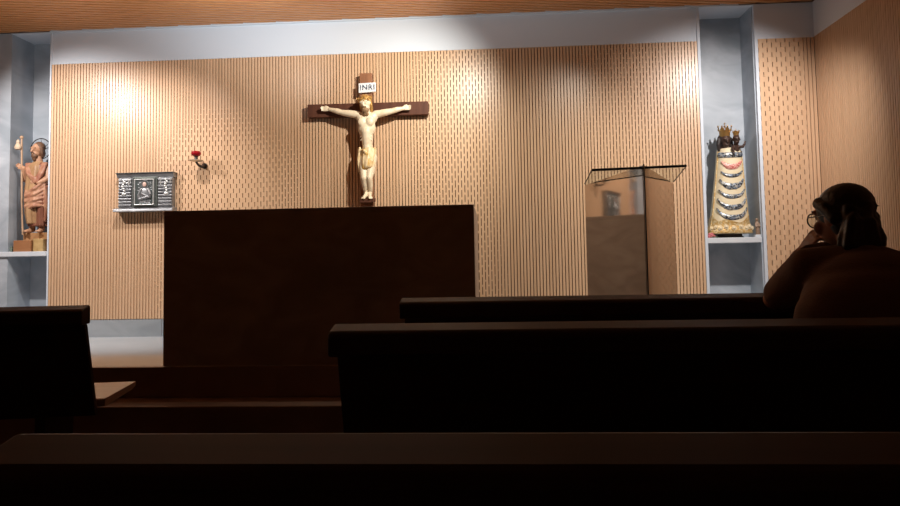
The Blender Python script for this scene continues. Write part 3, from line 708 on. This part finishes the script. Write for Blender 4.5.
crown(hc @ Matrix.Translation((0, .004, .034)), .023, .042, ch, 6)
# small objects on the shelf
fl = thing('flower_bunch', 'tiny bunch of pink flowers lying at the left foot of the Madonna', 'flowers', (1.912, W + .035, SZR))
pf = MB()
for k, (dx, dy, dz) in enumerate(((-.025, 0, .014), (-.005, -.006, .020), (.018, .004, .015), (.004, .012, .033), (-.018, .010, .030))):
    for j in range(5):
        a = 2 * PI * j / 5 + k; pf.ball((1.912 + dx + .008 * math.cos(a), W + .035 + dy + .003 * math.sin(a * 2), SZR + dz + .008 * math.sin(a)), (.007, .005, .007), 8, 6)
obj('petals', pf, M['pink_petal'], fl, smooth=True)
lf = MB()
for k in range(4): lf.tube([(1.90 + .008 * k, W + .033, SZR + .010), (1.925 + .014 * k, W + .022 + .004 * k, SZR + .006)], [.004, .0035], 6)
obj('stems', lf, M['leaf'], fl, smooth=True)
fg = thing('figurine', 'small brown standing figurine at the right of the Madonna shelf', 'figurine', (2.297, W + .035, SZR))
gx, gy = 2.297, W + .035
obj('base', MB().box(gx - .026, gx + .022, gy - .02, gy + .02, SZR, SZR + .022), M['shelf'], fg, bevel=.002)
b = MB(); b.tube([(gx + .004, gy, SZR + .02), (gx + .003, gy, SZR + .07), (gx, gy, SZR + .115), (gx - .002, gy, SZR + .135)], [.018, .016, .017, .010], 12); b.ball((gx - .002, gy - .002, SZR + .150), (.012, .012, .015), 12, 8)
b.chain([(gx - .014, gy - .004, SZR + .118), (gx - .018, gy - .014, SZR + .09), (gx, gy - .018, SZR + .095)], [.006, .006, .005]); b.chain([(gx + .014, gy - .004, SZR + .118), (gx + .018, gy - .014, SZR + .09), (gx + .002, gy - .018, SZR + .098)], [.006, .006, .005])
obj('figure', b, M['figurine'], fg, remesh=.003, smooth_it=2)

# ------------------------------------------------------------------ pews
def pew(label, loc, x0, x1, rotz=0, legs=(), sd=0.0):
    t = thing('pew', label, 'pew', loc, rotz, 'dark wooden pews')
    L = lambda nm, mb, m, bv=.004, **k: obj(nm, mb, m, t, bevel=bv, world=False, **k)
    prof = [(.004, .806), (.0, .815), (-.001, .855), (.004, .866), (.016, .873), (.075, .886), (.088, .884), (.092, .876), (.092, .806)]
    L('top_rail', MB().prism(prof, x0, x1, 'x'), M['pew'], .006)
    bx = (x0 + .018 if x1 > abs(x0) else x0 + .018, x1 - (.0 if x1 == 0 else .006))
    L('backrest', MB().prism([(.030, .806), (.060, .806), (.19, .40), (.16, .40)], bx[0], bx[1], 'x'), M['pew'], .003)
    L('seat', MB().prism([(.188, .437 + sd), (.188, .407 + sd), (.54, .415 + sd), (.60, .425 + sd), (.60, .447 + sd), (.192, .443 + sd)], bx[0], bx[1] + (.03 if x1 == 0 else 0), 'x'), M['pew_seat'], .003)
    for lx_ in legs:
        L('leg', MB().prism([(.19, 0), (.19, .405 + sd), (.50, .411 + sd), (.46, 0)], lx_ - .022, lx_ + .022, 'x'), M['pew'], .003)
    L('kick_rail', MB().box(min(legs) + .023, max(legs) - .023, .27, .30, .10, .20), M['pew'], .003)
    return t
pew('dark wooden pew nearest the camera, filling the bottom of the picture', (-.508, .62, -.010), 0, 3.15, 0, (.30, 1.6, 2.9))
pew('dark wooden pew directly behind the seated person', (-.430, 1.75, .0), 0, 3.15, 0, (.30, 1.6, 2.9))
pew('dark wooden pew the person leans on, in front of the ambo', (-.372, 2.695, .018), 0, 3.10, 0, (.30, 1.6, 2.85))
pew('dark wooden pew on the left across the aisle', (-1.71, 2.74, .005), -2.55, 0, math.radians(11), (-.24, -1.3, -2.3), .025)

# ------------------------------------------------------------------ the person
ppx, ppy_ = 1.26, 2.10
ps = thing('person', 'person in a rust shirt with black tied hair, leaning chin on hand', 'person', (ppx, ppy_ + .1, 0))
SHL, SHR = Vector((1.060, 2.34, 1.010)), Vector((1.385, 2.27, .968))
ELB, WRI = Vector((1.035, 2.570, .890)), Vector((1.125, 2.555, 1.050))
NECK = Vector((1.222, 2.335, 1.06)); HC = Vector((1.226, 2.425, 1.182))
face_dir = math.radians(21)     # turned to the left of straight ahead
b = MB()
b.ball((1.225, 2.12, .56), (.165, .125, .12)); b.chain([(1.225, 2.14, .60), (1.22, 2.20, .78), (1.215, 2.27, .94)], [.125, .118, .120])
b.ball((1.216, 2.27, .93), (.155, .105, .13)); b.chain([SHL, NECK + Vector((0, -.02, -.03)), SHR], [.055, .065, .055])
b.chain([NECK + Vector((0, -.02, -.03)), NECK, HC + Vector((.01, -.02, -.04))], [.060, .052, .05])
b.chain([SHL, (SHL + ELB) / 2, ELB], [.052, .046, .038]); b.chain([ELB, ELB * .6 + WRI * .4, WRI], [.038, .036, .025])
# chin resting on curled left hand
HP = WRI
dv = (Vector((1.158, 2.500, 1.118)) - WRI).normalized()
hand(b, HP, dv, (.75, -.30, .30), .135, flip=1, curl=.75)
ER = Vector((1.50, 2.60, .945)); WR = Vector((1.30, 2.700, .955))
b.chain([SHR, (SHR + ER) / 2, ER], [.052, .046, .038]); b.chain([ER, ER * .6 + WR * .4, WR], [.038, .036, .025])
hand(b, WR, (-.9, .1, -.02), (0, .1, -1), .16, flip=1, curl=.3)
for sg in (-1, 1):
    b.chain([(1.225 + sg * .09, 2.14, .555), (1.225 + sg * .10, 2.36, .555), (1.225 + sg * .11, 2.545, .525)], [.085, .074, .055])
    b.chain([(1.225 + sg * .11, 2.545, .525), (1.225 + sg * .11, 2.50, .28), (1.225 + sg * .11, 2.47, .085)], [.055, .052, .034])
hp = Matrix.Translation(HC) @ Euler((math.radians(-5), 0, face_dir), 'XYZ').to_matrix().to_4x4() @ Matrix.Rotation(PI, 4, 'Z')
h = MB()   # face looks along -Y in head space
h.ball((0, 0.005, .020), (.076, .092, .092), 20, 14); h.ball((0, -.028, -.045), (.056, .062, .062), 18, 12); h.ball((0, -.070, -.088), (.022, .018, .016))
h.capsule((0, -.088, .012), (0, -.108, -.022), .010, .013); h.ball((-.010, -.100, -.027), .008); h.ball((.010, -.100, -.027), .008)
h.ball((0, -.086, -.052), (.023, .010, .006)); h.ball((0, -.085, -.064), (.019, .010, .007)); h.ball((0, -.084, .030), (.060, .014, .010))
for sg in (-1, 1): h.ball((sg * .030, -.078, .008), .013); h.ball((sg * .044, -.064, -.030), (.024, .020, .024)); h.ball((sg * .077, .008, -.010), (.010, .020, .031))
b.add(h.xf(hp).v, h.f)
bd = obj('body', b, M['skin'], ps, remesh=.006, smooth_it=4)
# hair: cap, knot and loose ponytail at the back
h = MB(); h.ball((0, .012, .030), (.088, .096, .086), 22, 14); h.ball((0, .034, -.012), (.080, .070, .080), 20, 12)
for sg in (-1, 1): h.chain([(sg * .070, -.030, .050), (sg * .080, .004, .028), (sg * .080, .040, -.01)], [.022, .022, .026])
h.xf(hp)
random.seed(3)
tail0 = Vector((1.262, 2.345, 1.205))
h.ball((1.252, 2.352, 1.200), (.040, .040, .042))
for k in range(84):
    t = random.random(); u = random.random()
    p0 = tail0 + Vector((random.uniform(-.07, .010), random.uniform(-.02, .02), random.uniform(-.05, .015)))
    p1 = Vector((1.180 + .095 * t, 2.295 + .04 * u, 1.150 - .01 * t)) + Vector((random.uniform(-.01, .010), 0, random.uniform(-.02, .02)))
    p2 = Vector((1.150 + .128 * t, 2.270 + .04 * u, 1.085 + random.uniform(-.015, .02)))
    p3 = p2 + Vector((-.004 + random.uniform(-.010, .008), .002, -.030 - random.uniform(0, .024)))
    h.chain([p0, p1, p2, p3], [.014, .016, .013, .003])
for k in range(6): h.chain([tail0 + Vector((-.03, .01, .022 - .005 * k)), tail0 + Vector((.006, -.01, .020 - .007 * k)), tail0 + Vector((.030 - .006 * k, -.02, .004 - .009 * k))], [.012, .009, .002])
obj('hair', h, M['hair'], ps, remesh=.0048, smooth_it=1, label='black hair tied in a short ponytail')
# spectacles
gl = MB()
for sg in (-1, 1):
    gl.torus((sg * .034, -.100, .000), .025, .0026, 'y', 28, 6)
    gl.tube([(sg * .059, -.098, .006), (sg * .076, -.080, .008), (sg * .082, .004, .004), (sg * .080, .022, -.012)], .0026, 6)
gl.tube([(-.010, -.102, .006), (0, -.108, .010), (.010, -.102, .006)], .0026, 6)
eg = obj('eyeglasses', gl.xf(hp), M['frame_black'], ps, smooth=True, label='black framed spectacles')
ln = MB()
for sg in (-1, 1): ln.ball((sg * .034, -.100, 0), (.0245, .001, .0245), 20, 8)
obj('lenses', ln.xf(hp), M['glass'], eg, smooth=True)
# shirt
s = MB()
s.chain([(1.225, 2.11, .60), (1.22, 2.19, .78), (1.215, 2.265, .93)], [.160, .150, .135]); s.ball((1.216, 2.262, .94), (.195, .120, .125)); s.ball((1.20, 2.21, .83), (.255, .145, .19)); s.ball((1.21, 2.245, .90), (.225, .135, .13)); s.ball((1.225, 2.10, .62), (.185, .14, .10))
s.chain([SHL + Vector((-.005, 0, 0)), NECK + Vector((0, -.03, -.045)), SHR], [.066, .080, .066])
s.chain([SHL, (SHL * .55 + ELB * .45), SHL * .2 + ELB * .8], [.068, .066, .060]); s.chain([SHR, (SHR + ER) / 2, SHR * .12 + ER * .88], [.068, .062, .056])
s.chain([NECK + Vector((-.05, .02, -.035)), NECK + Vector((-.03, -.05, -.005)), NECK + Vector((.04, -.06, 0)), NECK + Vector((.06, .0, -.03))], [.020, .022, .022, .02])
s.chain([(1.062, 2.40, 1.078), (1.10, 2.42, 1.072), (1.15, 2.41, 1.07)], [.008, .020, .03])
sh_ = obj('shirt', s, M['shirt'], ps, remesh=.008, smooth_it=26, label='rust brown short-sleeved shirt')
tr = MB(); tr.ball((1.225, 2.12, .555), (.182, .140, .115))
for sg in (-1, 1):
    tr.chain([(1.225 + sg * .09, 2.14, .555), (1.225 + sg * .10, 2.36, .555), (1.225 + sg * .11, 2.55, .525)], [.098, .086, .068]); tr.chain([(1.225 + sg * .11, 2.55, .525), (1.225 + sg * .11, 2.50, .28), (1.225 + sg * .11, 2.47, .12)], [.068, .064, .052])
obj('trousers', tr, M['trousers'], ps, remesh=.009, smooth_it=3)
for sg in (-1, 1):
    q = MB().chain([(1.225 + sg * .11, 2.455, .048), (1.225 + sg * .115, 2.54, .042), (1.225 + sg * .12, 2.63, .034)], [.046, .042, .033])
    obj('shoe', q, M['shoe'], ps, remesh=.007, smooth_it=3)

# ------------------------------------------------------------------ lights: ceiling spots washing the back wall, plus added ceiling fill
def spot(name, loc, target, power, size, blend=.55, col=(1, .965, .91), rad=.035):
    d = bpy.data.lights.new(name, 'SPOT'); d.energy = power; d.spot_size = math.radians(size); d.spot_blend = blend; d.color = col; d.shadow_soft_size = rad
    o = bpy.data.objects.new(name, d); C.objects.link(o); o.location = loc
    o.rotation_euler = (Vector(target) - Vector(loc)).to_track_quat('-Z', 'Y').to_euler(); return o
PK, YW = (1, .935, .89), (1, .95, .84)
spot('ceiling_spot_crucifix', (-.10, 4.45, 3.02), (-1.15, W, 2.1), 180, 96, 1.0, YW)
spot('ceiling_spot_left', (-4.22, 4.45, 3.02), (-3.75, W, 1.65), 165, 92, .7, PK)
spot('ceiling_spot_tabernacle', (-2.75, 4.80, 3.10), (-3.25, W, 1.4), 95, 96, .9, PK)
spot('ceiling_spot_centre', (-1.9, 4.45, 2.98), (-2.1, W, 3.4), 34, 90, 1.0, (.86, .94, 1))
spot('ceiling_spot_right', (2.22, 4.45, 3.02), (1.98, W, 1.75), 170, 92, 1.0, PK)
spot('ceiling_spot_ambo', (.95, 4.45, 3.05), (.35, 5.5, 1.0), 100, 108, .9, YW)
for k, (x, e) in enumerate(((-3.6, 26), (-2.0, 36), (-.4, 26), (1.2, 12))): spot('added_ceiling_fill', (x, 4.0, 2.45), (x, 4.70, 3.4), e, 130, 1.0, (.96, .95, .93))  # unseen upward fill added to brighten the ceiling, not real fittings
wd = bpy.data.worlds.new('World'); bpy.context.scene.world = wd; wd.use_nodes = True
wd.node_tree.nodes['Background'].inputs['Color'].default_value = (.01, .007, .006, 1)
wd.node_tree.nodes['Background'].inputs['Strength'].default_value = 0.2

# ------------------------------------------------------------------ camera
cd = bpy.data.cameras.new('camera'); cam = bpy.data.objects.new('camera', cd); C.objects.link(cam)
cd.sensor_fit = 'HORIZONTAL'; cd.sensor_width = 36; cd.lens = 36 * 676 / 900; cd.shift_y = -31 / 900; cd.clip_start = .02
yaw, pt_, rl = map(math.radians, (3.443, 3.345, -1.0))
Fv = Vector((-math.sin(yaw) * math.cos(pt_), math.cos(yaw) * math.cos(pt_), math.sin(pt_)))
Rv = Vector((math.cos(yaw), math.sin(yaw), 0)); Uv = Rv.cross(Fv)
R2 = Rv * math.cos(rl) + Uv * math.sin(rl); U2 = Uv * math.cos(rl) - Rv * math.sin(rl)
mw = Matrix((R2, U2, -Fv)).transposed().to_4x4(); mw.translation = (0, 0, EYE)
cam.matrix_world = mw
sc = bpy.context.scene; sc.camera = cam
sc.view_settings.view_transform = 'Standard'; sc.view_settings.look = 'None'; sc.view_settings.exposure = 0.16; sc.view_settings.gamma = 1
try: sc.view_settings.use_curve_mapping = False
except Exception: pass
